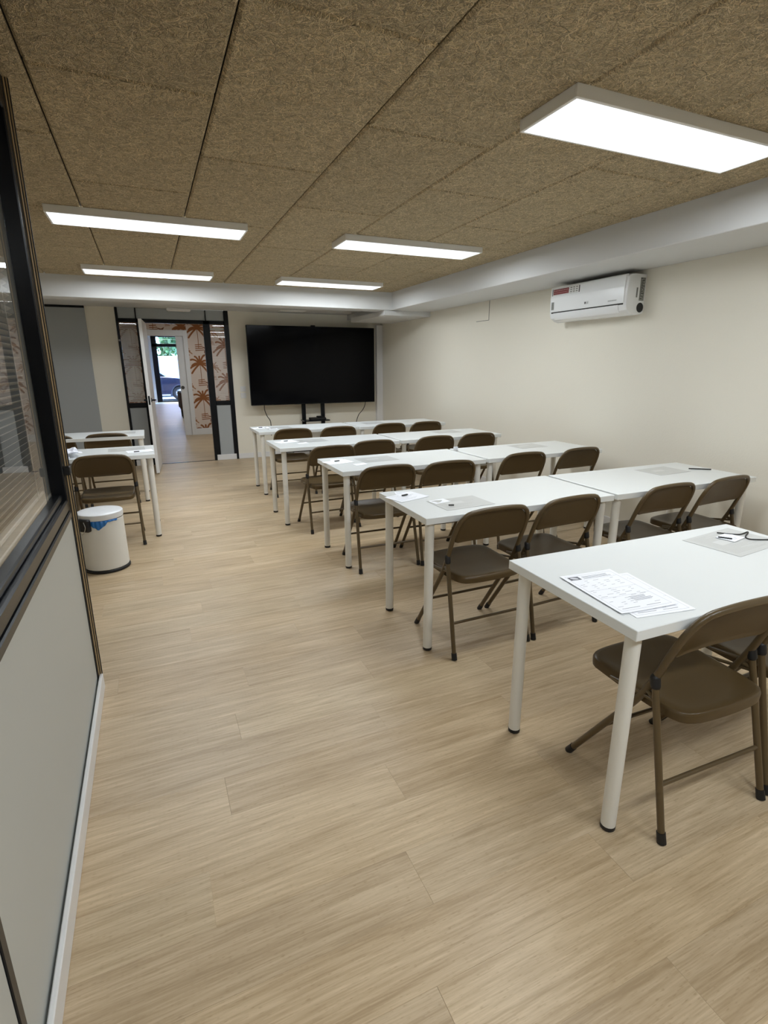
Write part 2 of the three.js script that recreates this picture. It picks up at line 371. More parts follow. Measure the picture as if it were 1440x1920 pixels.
// ---------------------------------------------------------------- entrance with sidelights in the back wall
{
  const d = structure('door_1'), z0 = ZB - 0.06, z1 = ZB + 0.012;
  const B = (x0, x1, y0, y1, a = z0, b = z1) => slab(x0, x1, y0, y1, a, b, 0.004);
  mesh('door_frame', [B(-0.318, -0.284, 0, 2.28), B(-0.058, 0.05, 0, 2.13), B(0.862, 0.958, 0, 2.13), B(1.172, 1.24, 0, 2.28), B(-0.284, 1.172, 2.078, 2.13), B(-0.284, -0.058, 0.872, 0.944), B(0.958, 1.172, 0.872, 0.94),
    B(-0.058, -0.046, 2.13, 2.28), B(0.90, 0.912, 2.13, 2.28)], M.black, d);
  mesh('top_panel', B(-0.284, -0.058, 2.13, 2.28, z0, ZB), M.grey, d); mesh('top_panel', B(-0.046, 0.90, 2.13, 2.28, z0, ZB), M.grey, d); mesh('top_panel', B(0.912, 1.172, 2.13, 2.28, z0, ZB), M.grey, d);
  mesh('lower_panel', B(-0.284, -0.058, 0.09, 0.872, z0, ZB), M.grey, d); mesh('lower_panel', B(0.958, 1.172, 0.09, 0.872, z0, ZB), M.grey, d);
  mesh('baseboard', B(-0.29, -0.055, 0, 0.09, z0, ZB + 0.016), M.trim, d); mesh('baseboard', B(0.90, 1.205, 0, 0.09, z0, ZB + 0.016), M.trim, d);
  for (const [a, b] of [[-0.284, -0.058], [0.958, 1.172]]) {
    mesh('pane', new THREE.PlaneGeometry(b - a, 1.14).translate((a + b) / 2, 1.51, ZB - 0.015), M.glass, d);
    const s = [], tilt = a < 0 ? 0.85 : 0.12; for (let y = 0.965; y < (a < 0 ? 2.07 : 1.985); y += 0.021) { const g = bevelBox(b - a - 0.01, 0.0008, 0.02, 0.0003); g.rotateX(tilt); s.push(g.translate((a + b) / 2, y, ZB - 0.042)); }
    if (a > 0) s.push(slab(a + 0.004, b - 0.004, 1.995, 2.03, ZB - 0.055, ZB - 0.03, 0.003));
    s.push(rod([a + 0.05, 0.96, ZB - 0.03], [a + 0.05, 2.07, ZB - 0.03], 0.0012, 5), rod([b - 0.05, 0.96, ZB - 0.03], [b - 0.05, 2.07, ZB - 0.03], 0.0012, 5));
    const bl = mesh('blind_slats', s, M.slat, d); bl.userData.kind = 'stuff';
  }
  mesh('hinge_cap', lathe([[0, 0], [0.012, 0.003], [0.014, 0.012], [0, 0.02]], 14).rotateX(Math.PI / 2).translate(-0.30, 1.83, z1), M.steel, d);
  // the leaf stands open into the room, edge on
  const leaf = new THREE.Group(); leaf.name = 'door_leaf'; leaf.position.set(0.05, 0, ZB + 0.035); leaf.rotation.y = -Math.PI / 2 - 0.07; d.add(leaf);
  const lf = mesh('leaf_board', slab(0.0, 0.80, 0.012, 2.07, -0.021, 0.021, 0.003), M.trim, leaf);
  lf.userData.label = 'white laminated door leaf';
  for (const s of [-1, 1]) mesh('door_handle', [rod([0.74, 1.02, s * 0.02], [0.74, 1.02, s * 0.062], 0.011), rod([0.745, 1.02, s * 0.058], [0.60, 1.015, s * 0.066], 0.014), rod([0.74, 1.02, s * 0.02], [0.74, 1.02, s * 0.030], 0.03, 20)], M.black, leaf);
  mesh('lock_plate', slab(0.7985, 0.8015, 0.96, 1.08, -0.011, 0.011, 0.0008), M.black, leaf);
  // grey flush panel at the far left of the back wall
  const g = structure('door_2');
  mesh('panel_board', slab(-1.95, -0.69, 0, 2.28, ZB, ZB + 0.02, 0.003), M.grey, g);
  mesh('top_rail', slab(-1.95, -0.69, 2.28 - 0.03, 2.28, ZB, ZB + 0.035, 0.003), M.black, g);
}

// ---------------------------------------------------------------- lobby and hall beyond the entrance
{
  const z2 = -12.4, z3 = -25, h = 2.5;
  mesh('ceiling_hall', slab(-2.4, 4.2, 2.85, 3.05, -25.2, z2 - 0.1, 0.001), M.white).userData.kind = 'structure';
  const fl = structure('floor_lobby');
  mesh('lobby_boards', slab(-2.2, 4.0, -0.2, 0, -25.1, -8.80, 0.001), woodTones[3], fl);
  mesh('ceiling_lobby', slab(-2.4, 4.2, h, h + 0.2, z2 - 0.1, -8.95, 0.001), M.white).userData.kind = 'structure';
  const wl = structure('wall_lobby');
  const palm = std(0xffffff, 0.8, { map: palmTex });
  mesh('wallpaper_wall', slab(0.87, 4.0, 0, 2.86, z2 - 0.1, z2, 0.001), palm, wl);
  mesh('wallpaper_wall', slab(-2.2, 0.07, 0, 2.86, z2 - 0.1, z2, 0.001), palm, wl);
  mesh('wallpaper_wall', slab(0.07, 0.87, 2.21, 2.86, z2 - 0.1, z2, 0.001), palm, wl);
  mesh('side_wall', slab(-2.4, -2.2, -0.2, h, -12.5, -8.95, 0.001), M.cream, wl);
  mesh('side_wall', slab(4.0, 4.2, -0.2, 2.9, -25.2, -8.95, 0.001), M.cream, wl);
  mesh('hall_wall', slab(-0.1, 0.05, 0, 2.86, z3, z2 - 0.1, 0.001), M.trim, wl);
  mesh('baseboard', slab(0.87, 4.0, 0, 0.14, z2, z2 + 0.016, 0.003), M.trim, wl);
  const d3 = structure('door_3');
  mesh('door_frame', [slab(-0.03, 0.09, 0, 2.21, z2 - 0.1, z2 + 0.02, 0.004), slab(0.09, 0.87, 2.09, 2.21, z2 - 0.1, z2 + 0.02, 0.004), slab(0.79, 0.88, 0, 2.21, z2 - 0.1, z2 + 0.022, 0.004)], M.trim, d3);
  mesh('sliding_leaf', slab(0.645, 0.80, 0.008, 2.095, z2 - 0.07, z2 - 0.02, 0.003), M.trim, d3);
  mesh('flush_pull', lathe([[0, 0], [0.034, 0], [0.037, 0.004], [0.025, 0.006], [0.02, 0.002], [0, 0.002]], 20).rotateX(Math.PI / 2).translate(0.69, 1.03, z2 - 0.02), std(lin(0.1, 0.09, 0.08), 0.4, { metalness: 0.6 }), d3);
  const d4 = structure('door_4');
  const x0 = 0.31, x1 = 1.75, g0 = x0 + 0.21;
  mesh('door_frame', [slab(x0, g0, 0, 2.78, z3 - 0.08, z3, 0.01), slab(x1, x1 + 0.2, 0, 2.78, z3 - 0.08, z3, 0.01), slab(x0, x1, 2.69, 2.78, z3 - 0.08, z3, 0.01), slab(x0, x1, 2.30, 2.43, z3 - 0.08, z3, 0.01), slab(x0, x1, 0, 0.05, z3 - 0.08, z3, 0.01)], M.black, d4);
  mesh('pane', new THREE.PlaneGeometry(x1 - g0, 2.25).translate((g0 + x1) / 2, 1.175, z3 - 0.04), M.glass, d4);
  mesh('pane', new THREE.PlaneGeometry(x1 - g0, 0.26).translate((g0 + x1) / 2, 2.56, z3 - 0.04), M.glass, d4);
  mesh('wall_street', [slab(-2.4, x0, 0, 3.4, z3 - 0.2, z3, 0.001), slab(x1 + 0.2, 4.2, 0, 3.4, z3 - 0.2, z3, 0.001), slab(x0, x1 + 0.2, 2.78, 3.4, z3 - 0.2, z3, 0.001)], M.white).userData.kind = 'structure';
}

// ---------------------------------------------------------------- LED ceiling panels
function ledPanel(label, x, y, z, first) {
  let t;
  if (first) t = copyOf(first, label, [x, y, z], 0);
  else {
    t = thing('ceiling_light', label, 'ceiling light', [x, y, z]);
    const w = 1.235, d = 0.325, f = 0.014, h = 0.045;
    mesh('frame', [slab(-w / 2, w / 2, -0.0, h, -d / 2, -d / 2 + f, 0.002), slab(-w / 2, w / 2, 0, h, d / 2 - f, d / 2, 0.002), slab(-w / 2, -w / 2 + f, 0, h, -d / 2 + f, d / 2 - f, 0.002), slab(w / 2 - f, w / 2, 0, h, -d / 2 + f, d / 2 - f, 0.002)], M.frame, t);
    mesh('diffuser', slab(-w / 2 + f, w / 2 - f, 0.004, h - 0.003, -d / 2 + f, d / 2 - f, 0.001), M.diffuser, t);
  }
  const l = new THREE.RectAreaLight(LAMP_WHITE, PANEL, 1.2, 0.295); l.name = 'panel_glow'; l.position.set(x, y + 0.002, z); l.lookAt(x, y - 1, z); scene.add(l);
  return t;
}
const LY = CEIL - 0.045;
const led0 = ledPanel('long white ceiling light panel above the nearest tables, showing largest of all', 2.135, LY, -1.89);
ledPanel('ceiling light panel second from the entrance on the aisle side of the room', 0.15, LY, -4.27, led0);
ledPanel('ceiling light panel over the middle table rows, in front of the air conditioner', 2.11, LY, -4.27, led0);
ledPanel('ceiling light panel on the aisle side, closest to the open entrance door', 0.15, LY, -6.37, led0);
ledPanel('ceiling light panel closest to the big black television', 2.11, LY, -6.37, led0);
ledPanel('ceiling light panel behind the viewpoint, nearer the long wall', 2.13, LY, 0.42, led0);
ledPanel('second ceiling light panel behind the viewpoint, nearer the partition', 0.5, LY, 0.42, led0);
ledPanel('unseen ceiling light panel added to brighten the palm-papered lobby beyond the entrance', 1.2, 2.455, -10.7, led0);  // lamp out of view, added to light the palm wall
ledPanel('unseen ceiling light panel added to brighten the hall, before the glass street door', 1.2, 2.805, -15.5, led0);  // lamp out of view, added as fill for the hall
ledPanel('unseen ceiling light panel added to brighten the hall, close to the glass street door', 1.2, 2.805, -20.5, led0);  // another added fill lamp, out of view, brightening the far hall

// ---------------------------------------------------------------- tables
const tableParts = (() => {
  const top = bevelBox(1.2, 0.034, 0.6, 0.0018, 0.6, 0.723, 0.3);
  const leg = lathe([[0, 0.006], [0.0232, 0.006], [0.0232, 0.70], [0.030, 0.701], [0.030, 0.706], [0, 0.706]], 28);
  const foot = lathe([[0, 0], [0.0205, 0], [0.0235, 0.003], [0.0238, 0.016], [0.0225, 0.017]], 28);
  return { top, leg, foot };
})();
let table0;
function table(label, x, z, turn, group) {
  if (table0) return copyOf(table0, label, [x, 0, z], turn, group);
  const t = table0 = thing('desk_table', label, 'table', [x, 0, z], turn, group);
  mesh('tabletop', tableParts.top, M.table, t);
  for (const [lx, lz] of [[0.045, 0.045], [1.155, 0.045], [0.045, 0.552], [1.155, 0.552]]) {
    const l = mesh('leg', tableParts.leg, M.leg, t); l.position.set(lx, 0, lz);
    mesh('foot', tableParts.foot, M.rubber, l);
  }
  return t;
}
const rows = [[1.1785, -1.509, -0.0256], [1.168, -2.731, -0.018], [1.175, -4.002, 0.006], [1.023, -5.275, 0.005], [1.088, -6.59, 0.0016]];
const LEN = 1.2275;
const rowName = ['nearest', 'second', 'third', 'fourth', 'farthest'];
const along = (i, u, v, y = 0) => { const [x, z, a] = rows[i], c = Math.cos(a), s = Math.sin(a); return [x + u * c + v * s, y, z + v * c - u * s]; };
rows.forEach((r, i) => {
  for (let k = 0; k < (i ? 2 : 1); k++) {
    const p = along(i, k * LEN, 0);
    table(i ? `white table at the ${k ? 'wall' : 'aisle'} end of the ${rowName[i]} row from the viewpoint` : 'nearest white table with a printed form lying at its corner', p[0], p[2], r[2], 'white tables');
  }
});
table('white table beside the partition with crumpled papers, behind the waste bin', -1.215, -5.42, 0.002, 'white tables');
table('white table beside the partition nearer the open door, behind the crumpled-paper table', -1.30, -6.85, 0.002, 'white tables');

// ---------------------------------------------------------------- folding chairs
const chairRoot = (() => {
  const t = new THREE.Group(); t.name = 'folding_chair';
  // bent tube: front leg, back upright, arched top, back upright, front leg in one piece
  const half = [[0.2185, 0.03, -0.2242], [0.2175, 0.2, -0.112], [0.2165, 0.36, -0.006], [0.216, 0.44, 0.042], [0.216, 0.52, 0.079], [0.216, 0.60, 0.110], [0.2155, 0.655, 0.132], [0.209, 0.700, 0.150], [0.192, 0.737, 0.1645], [0.163, 0.760, 0.1735], [0.12, 0.7685, 0.1775], [0.06, 0.7725, 0.179]];
  const pts = [...half.map(([x, y, z]) => [-x, y, z]), [0, 0.7735, 0.1795], ...[...half].reverse()];
  const frame = mesh('back_frame', tube(pts, 0.0118, 110, 12), M.chair, t);
  for (const s of [-1, 1]) mesh('rubber_foot', rod([s * 0.219, 0.002, -0.243], [s * 0.2185, 0.036, -0.2205], 0.0142, 14, 0.0136), M.rubber, frame);
  // back plate, fitted inside the arch, slightly dished
  const outline = []; const N = 64;
  const arch = [[0.207, 0.628], [0.2065, 0.655], [0.2005, 0.693], [0.185, 0.728], [0.158, 0.7505], [0.118, 0.759], [0.06, 0.763], [0, 0.764]];
  const low = [[0.196, 0.604], [0.14, 0.5985], [0.07, 0.5955], [0, 0.595]];
  const loop = [...arch, ...[...arch].slice(0, -1).reverse().map(([x, y]) => [-x, y]), ...low.slice(0, -1).map(([x, y]) => [-x, y]), ...[...low].reverse()];
  const cv = new THREE.CatmullRomCurve3(loop.map(([x, y]) => V(x, y, 0)), true, 'centripetal');
  for (let i = 0; i < N; i++) { const p = cv.getPointAt(i / N); outline.push([p.x, p.y]); }
  const cyc = 0.68, zAt = (y) => 0.110 + (y - 0.60) * 0.405 - 0.012 * Math.max(0, (y - 0.70) / 0.07) * 0.15;
  const ring = (k, off) => outline.map(([x, y]) => { const X = x * k, Y = cyc + (y - cyc) * k; return [X, Y - off * 0.37, zAt(Y) - 0.020 * (1 - (X / 0.21) ** 2) + off * 0.93]; });
  mesh('backrest', skin([ring(0.35, 0.003), ring(0.75, 0.003), ring(0.93, 0.0045), ring(0.985, 0.007), ring(1, 0.004), ring(1, -0.004), ring(0.985, -0.005), ring(0.93, -0.003), ring(0.35, -0.003)].reverse()), M.chairSeat, t);
  // seat pan with a turned-down rim
  const so = [[-0.165, -0.222], [0.165, -0.222], [0.199, -0.19], [0.203, -0.15], [0.192, 0.12], [0.175, 0.158], [0.13, 0.178], [-0.13, 0.178], [-0.175, 0.158], [-0.192, 0.12], [-0.203, -0.15], [-0.199, -0.19]];
  const sc = new THREE.CatmullRomCurve3(so.map(([x, z]) => V(x, 0, z)), true, 'centripetal');
  const sp = []; for (let i = 0; i < 72; i++) { const p = sc.getPointAt(i / 72); sp.push([p.x, p.z]); }
  const sr = (k, y, e = 0) => sp.map(([x, z]) => { const l = Math.hypot(x, z); return [x * k - x / l * e, y + 0.006 * Math.max(0, -z * k / 0.2), z * k - z / l * e]; });
  mesh('seat', skin([sr(0.2, 0.424), sr(0.6, 0.425), sr(0.82, 0.429), sr(0.93, 0.432), sr(1, 0.431, 0.007), sr(1, 0.4285, 0.003), sr(1, 0.4235, 0.0006), sr(1, 0.417), sr(1, 0.397, 0.001), sr(1, 0.397, 0.0035), sr(0.96, 0.419), sr(0.2, 0.418)].reverse()), M.chairSeat, t);
  for (const s of [-1, 1]) {
    const l = mesh('rear_leg', rod([s * 0.2318, 0.028, 0.191], [s * 0.2205, 0.50, 0.0835], 0.0112, 14), M.chair, t);
    mesh('rubber_foot', rod([s * 0.2325, 0.002, 0.1975], [s * 0.2316, 0.036, 0.189], 0.0145, 14, 0.0138), M.rubber, l);
    const cap = new THREE.CapsuleGeometry(0.0150, 0.024, 5, 14); cap.applyQuaternion(new THREE.Quaternion().setFromUnitVectors(V(0, 1, 0), V(-s * 0.024, 1, -0.227).normalize()));
    mesh('leg_cap', cap.translate(s * 0.2200, 0.506, 0.0825), M.rubber, l);
    mesh('side_bracket', [rod([s * 0.2175, 0.462, 0.05], [s * 0.2225, 0.452, 0.097], 0.0085, 10), rod([s * 0.205, 0.412, -0.10], [s * 0.2235, 0.447, 0.095], 0.0065, 8)], M.chair, t);
  }
  mesh('stretcher', rod([-0.2275, 0.185, 0.1555], [0.2275, 0.185, 0.1555], 0.0075, 12), M.chair, t);
  mesh('stretcher', rod([-0.2175, 0.215, -0.102], [0.2175, 0.215, -0.102], 0.0075, 12), M.chair, t);
  return t;
})();
const CG = 'tan folding chairs';
function chair(label, x, z, turn) {
  const first = !chairRoot.parent, c = first ? chairRoot : chairRoot.clone();
  c.name = numbered('folding_chair'); c.position.set(x, 0, z); c.rotation.y = turn; c.userData = { label, category: 'chair', group: CG }; scene.add(c);
}
const which = ['closest to the aisle', 'second from the aisle', 'third from the aisle', 'closest to the wall'];
const seats = [
  [[1.556, -1.031, -0.034], [2.055, -1.03, 0.0]],
  [[1.508, -2.224, 0.010], [2.006, -2.235, 0.044], [2.749, -2.222, 0.011], [3.259, -2.218, 0.047]],
  [[1.498, -3.487, -0.024], [1.985, -3.447, -0.036], [2.721, -3.524, 0], [3.309, -3.527, 0.02]],
  [[1.43, -4.565, 0.05], [1.908, -4.727, 0], [2.582, -4.745, 0], [3.092, -4.757, 0]],
  [[1.455, -6.02, -0.02], [1.988, -5.995, 0], [2.668, -6.047, 0], [3.169, -6.035, 0]],
];
seats.forEach((r, i) => r.forEach(([x, z, a], k) => chair(`tan metal folding chair at the ${rowName[i]} row of tables, ${i ? which[k] : k ? 'cut off by the picture edge' : 'closest to the viewpoint'}`, x, z, a)));
chair('tan metal folding chair behind the white waste bin, tucked under the crumpled-paper table', -0.405, -4.86, 0);
chair('tan metal folding chair by the crumpled-paper table, mostly hidden behind the partition edge', -0.94, -4.86, 0.02);
chair('tan metal folding chair at the table nearer the open door, its whole back top showing', -0.461, -6.432, 0);
chair('tan metal folding chair at the table nearer the open door, half hidden by the partition', -0.985, -6.44, 0.02);

// ---------------------------------------------------------------- waste bin
{
  const b = thing('waste_bin', 'white round pedal bin with a blue bag, standing beside the partition end', 'bin', [-0.428, 0, -4.22], 0.5);
  mesh('bin_body', lathe([[0, 0.02], [0.146, 0.02], [0.150, 0.03], [0.149, 0.385], [0.147, 0.392], [0.141, 0.392], [0.141, 0.04], [0, 0.04]], 56), std(lin(0.80, 0.79, 0.745), 0.32), b);
  mesh('base_ring', lathe([[0, 0], [0.150, 0], [0.156, 0.004], [0.156, 0.017], [0.150, 0.022], [0, 0.022]], 56), M.rubber, b);
  mesh('lid', lathe([[0.143, 0.398], [0.150, 0.398], [0.152, 0.402], [0.152, 0.436], [0.149, 0.441], [0.12, 0.447], [0.06, 0.451], [0, 0.452]], 56), std(lin(0.80, 0.81, 0.82), 0.3), b);
  mesh('hinge_box', slab(-0.05, 0.05, 0.325, 0.415, -0.176, -0.138, 0.008).rotateY(1.95), M.rubber, b);
  mesh('carry_handle', tube([[-0.02, 0.40, -0.176], [-0.035, 0.36, -0.182], [0, 0.31, -0.184], [0.035, 0.36, -0.182], [0.02, 0.40, -0.176]], 0.0025, 30, 8).rotateY(1.95), M.steel, b);
  const pos = [], idx = [], n = 40;
  for (let i = 0; i <= n; i++) {
    const f = i / n, a = 0.75 + f * 1.9, drop = 0.010 + 0.052 * Math.max(0, 1 - Math.abs(f - 0.46) / 0.22) ** 0.8 + 0.0015 * Math.sin(i * 1.1), out = 0.153 + 0.003 * Math.sin(i * 1.7);
    const x = Math.cos(a), z = Math.sin(a);
    pos.push(x * 0.146, 0.397, z * 0.146, x * out, 0.3945, z * out, x * (out + 0.003 + 0.004 * Math.sin(i * 2.9)), 0.3945 - drop * 0.55, z * (out + 0.003), x * (out + 0.001), 0.3945 - drop, z * (out + 0.001));
    if (i < n) for (let k = 0; k < 3; k++) { const q = i * 4 + k; idx.push(q, q + 4, q + 1, q + 1, q + 4, q + 5); }
  }
  const g = new THREE.BufferGeometry(); g.setAttribute('position', new THREE.Float32BufferAttribute(pos, 3)); g.setIndex(idx); g.computeVertexNormals();
  const lm = std(lin(0.02, 0.17, 0.50), 0.3, { side: THREE.DoubleSide });
  const bag = single('bin_liner', 'blue plastic bag edge hanging out under the lid of the bin', 'bag', g, lm, [-0.428, 0, -4.22], 0.0);
}

// ---------------------------------------------------------------- television on its stand
{
  const tv = thing('television', 'very large switched-off black television at the far end', 'television', [2.507, 1.466, -8.50]);
  const W = 2.105, H = 1.205;
  mesh('casing', slab(-W / 2, W / 2, -H / 2, H / 2, -0.035, 0.012, 0.006), M.black, tv);
  mesh('screen', slab(-W / 2 + 0.008, W / 2 - 0.008, -H / 2 + 0.014, H / 2 - 0.008, 0.010, 0.0145, 0.001), M.screen, tv);
  mesh('rear_box', slab(-0.55, 0.55, -0.45, 0.25, -0.085, -0.03, 0.01), M.black, tv);
  mesh('sensor_bump', slab(-0.035, 0.035, H / 2 - 0.001, H / 2 + 0.018, -0.02, 0.012, 0.004), M.black, tv);
  mesh('power_cable', tube([[-0.84, -0.59, -0.04], [-0.835, -0.68, -0.06], [-0.80, -0.78, -0.07], [-0.75, -0.86, -0.09], [-0.74, -1.1, -0.12]], 0.006, 24, 8), M.rubber, tv);
  mesh('power_cable', tube([[0.90, -0.59, -0.04], [0.895, -0.66, -0.06], [0.86, -0.74, -0.08], [0.79, -0.82, -0.09], [0.74, -1.0, -0.12], [0.72, -1.2, -0.15]], 0.006, 24, 8), M.rubber, tv);
  const s = thing('tv_stand', 'black two-post wheeled stand carrying the television', 'stand', [2.49, 0, -8.55]);
  for (const x of [-0.165, 0.165]) mesh('post', slab(x - 0.033, x + 0.033, 0.075, 1.55, -0.075, -0.042, 0.004), M.black, s);
  mesh('shelf', slab(-0.22, 0.22, 0.585, 0.605, -0.06, 0.16, 0.004), M.black, s);
  mesh('mount_plate', slab(-0.3, 0.3, 1.2, 1.5, -0.0425, -0.036, 0.003), M.black, s);
  mesh('base_frame', [slab(-0.48, 0.48, 0.075, 0.115, -0.05, 0.0, 0.005), slab(-0.5, -0.44, 0.075, 0.115, -0.12, 0.40, 0.005), slab(0.44, 0.5, 0.075, 0.115, -0.12, 0.40, 0.005)], M.black, s);
  for (const x of [-0.47, 0.47]) for (const z of [-0.09, 0.36]) mesh('caster', [new THREE.CylinderGeometry(0.036, 0.036, 0.024, 20).rotateZ(Math.PI / 2).translate(x, 0.036, z), slab(x - 0.02, x + 0.02, 0.055, 0.077, z - 0.025, z + 0.025, 0.004)], M.rubber, s);
  single('media_box', 'small black media box on the shelf of the television stand', 'box', [slab(-0.10, 0.16, 0, 0.035, -0.08, 0.06, 0.006), slab(0.02, 0.10, 0.035, 0.060, -0.05, 0.03, 0.008)], M.rubber, [2.49, 0.6055, -8.47]);
}

// ---------------------------------------------------------------- air conditioner
{
  const z0 = -4.235, z1 = -3.335, L = z1 - z0;
  const a = thing('air_conditioner', 'white wall-mounted air conditioner with a red sticker on its front', 'air conditioner', [XR, 1.85, (z0 + z1) / 2]);
  const ext = (pts, l, off = 0, bev = 0.006, crease = 0.6) => { const s = new THREE.Shape(); pts.forEach(([x, y], i) => (i ? s.lineTo(x, y) : s.moveTo(x, y))); const g = new THREE.ExtrudeGeometry(s, { depth: l - 2 * bev, bevelEnabled: bev > 0, bevelThickness: bev, bevelSize: bev * 0.7, bevelSegments: 2, curveSegments: 8 }); g.translate(0, 0, -(l - 2 * bev) / 2 + off); return toCreasedNormals(g, crease); };
  // profile: x to the wall is 0, the front stands at -0.2
  const body = [[-0.002, 0.305], [-0.12, 0.305], [-0.160, 0.300], [-0.184, 0.285], [-0.192, 0.19], [-0.192, 0.075], [-0.178, 0.035], [-0.13, 0.006], [-0.09, 0.0], [-0.002, 0.012]];
  mesh('casing', ext(body, L), M.plastic, a);
  const fp = [[-0.172, 0.306], [-0.193, 0.304], [-0.1990, 0.297], [-0.2000, 0.238], [-0.2035, 0.212], [-0.2005, 0.096], [-0.197, 0.090], [-0.1885, 0.090], [-0.1885, 0.19], [-0.172, 0.297]];
  mesh('front_panel', ext(fp, L - 0.03, -0.008, 0.003, 0.12), M.plastic, a);
  const fl = [[-0.1985, 0.076], [-0.194, 0.046], [-0.174, 0.020], [-0.168, 0.025], [-0.186, 0.05], [-0.190, 0.076]];
  mesh('air_flap', ext(fl, L - 0.13, -0.015, 0.002), M.plastic, a);
  mesh('flap_gap', slab(-0.1975, -0.186, 0.0755, 0.0905, -L / 2 + 0.02, L / 2 - 0.03, 0.001), M.dark, a);
  const art = (draw, w, h) => std(0xffffff, 0.35, { map: canvasTexture(w, h, draw, true, false) });
  const sticker = (name, mat, w, h, x, y, z, ry, rz = 0) => { const g = new THREE.BoxGeometry(w, h, 0.0012); const m = mesh(name, g, mat, a); m.rotation.set(0, ry, rz, 'ZYX'); m.position.set(x, y, z); return m; };
  const red = art((c, w, h) => { c.fillStyle = '#dedcd8'; c.fillRect(0, 0, w, h); c.fillStyle = '#7c2224'; c.fillRect(18, 30, 230, 88); c.fillStyle = '#c08a88'; for (let i = 0; i < 9; i++) c.fillRect(28 + i * 24, 48, 16, 14); for (let i = 0; i < 12; i++) c.fillRect(28 + i * 18, 84, 12, 8); c.fillStyle = '#2a2a28'; c.fillRect(60, 132, 180, 9); c.fillRect(2, 24, 10, 156); c.fillRect(390, 24, 12, 150); c.fillRect(330, 166, 66, 12); c.fillStyle = '#77756f'; for (let i = 0; i < 4; i++) for (let j = 0; j < 3; j++) c.fillRect(268 + j * 40, 34 + i * 32, 26, 14); }, 404, 184);
  sticker('red_sticker', red, 0.355, 0.098, -0.2022, 0.252, -L / 2 + 0.20, -Math.PI / 2, -0.017);
  const energy = art((c, w, h) => { c.fillStyle = '#85857f'; c.fillRect(0, 0, w, h); c.fillStyle = '#3c3d3a'; for (let i = 0; i < 12; i++) c.fillRect(8 + (i * 37) % 40, 8 + i * 20, 30 + (i * 29) % 60, 9); c.fillStyle = '#b9b9b2'; for (let i = 0; i < 8; i++) c.fillRect(20 + (i * 53) % 60, 18 + i * 28, 40, 7); }, 128, 256);
  sticker('energy_label', energy, 0.034, 0.068, -0.2042, 0.142, -L / 2 + 0.042, -Math.PI / 2, 0.026);
  sticker('rating_label', energy, 0.052, 0.175, -0.036, 0.195, L / 2 + 0.0005, 0);
  sticker('rating_label', energy, 0.016, 0.075, -0.090, 0.168, L / 2 + 0.0005, 0);
  const logo = art((c, w, h) => { c.fillStyle = '#d3d4d2'; c.fillRect(0, 0, w, h); c.fillStyle = '#3b3438'; c.beginPath(); c.arc(30, 32, 22, 0, 7); c.fill(); c.fillStyle = '#8f9090'; c.font = 'bold 44px sans-serif'; c.fillText('LG', 60, 48); }, 128, 64);
  sticker('emblem', logo, 0.05, 0.025, -0.2038, 0.130, 0.02, -Math.PI / 2, 0.026);
  const inv = art((c, w, h) => { c.fillStyle = '#d3d4d2'; c.fillRect(0, 0, w, h); c.fillStyle = '#8a8b89'; for (let i = 0; i < 13; i++) c.fillRect(6 + i * 18, 10 + (i % 3), 12, 14); }, 256, 36);
  sticker('lettering', inv, 0.095, 0.012, -0.2035, 0.116, L / 2 - 0.14, -Math.PI / 2, 0.026);
  mesh('pipe_hole', lathe([[0, 0.0015], [0.036, 0.0015], [0.038, 0]], 24).rotateX(Math.PI / 2).translate(-0.040, 0.055, L / 2), M.rubber, a);
  mesh('seam', slab(-0.199, -0.02, 0.30, 0.3065, L / 2 - 0.10, L / 2 - 0.092, 0.001), M.frame, a);
}

// ---------------------------------------------------------------- small fittings on wall and ceiling
{
  const sw = thing('light_switch', 'white double switch plate beside the television, the upper of two plates', 'switch', [1.385, 1.115, ZB + 0.001]);
  mesh('plate', slab(-0.042, 0.042, -0.042, 0.042, 0, 0.009, 0.003), M.trim, sw);
  for (const x of [-0.014, 0.014]) mesh('rocker', slab(x - 0.012, x + 0.012, -0.025, 0.025, 0.008, 0.0125, 0.002), M.trim, sw);
  const so = thing('wall_socket', 'white socket plate right below the switch beside the television', 'socket', [1.385, 1.012, ZB + 0.001]);
  mesh('plate', slab(-0.042, 0.042, -0.042, 0.042, 0, 0.009, 0.003), M.trim, so);
  mesh('insert', lathe([[0, 0.004], [0.018, 0.004], [0.02, 0.0105], [0.023, 0.0105], [0.024, 0.009]], 24).rotateX(Math.PI / 2), M.trim, so);
  const em = thing('emergency_light', 'flat white emergency light fixed above the entrance', 'emergency light', [0.53, 2.28, -8.62]);
  mesh('housing', slab(-0.165, 0.165, -0.038, 0, -0.055, 0.055, 0.008), M.trim, em);
  mesh('lens', slab(-0.15, 0.15, -0.043, -0.036, -0.045, 0.045, 0.004), M.frame, em);
  const vg = thing('vent_grille', 'grey vent grille in the lowered ceiling before the television', 'vent', [2.15, 2.28, -8.38]);
  mesh('grille_frame', [slab(-0.2, 0.2, -0.006, 0, -0.1, -0.085, 0.002), slab(-0.2, 0.2, -0.006, 0, 0.085, 0.1, 0.002), slab(-0.2, -0.185, -0.006, 0, -0.085, 0.085, 0.002), slab(0.185, 0.2, -0.006, 0, -0.085, 0.085, 0.002)], M.frame, vg);
  for (let k = 0; k < 7; k++) mesh('louvre', slab(-0.185, 0.185, -0.005, 0, -0.078 + k * 0.0235, -0.066 + k * 0.0235, 0.001), M.frame, vg);
}

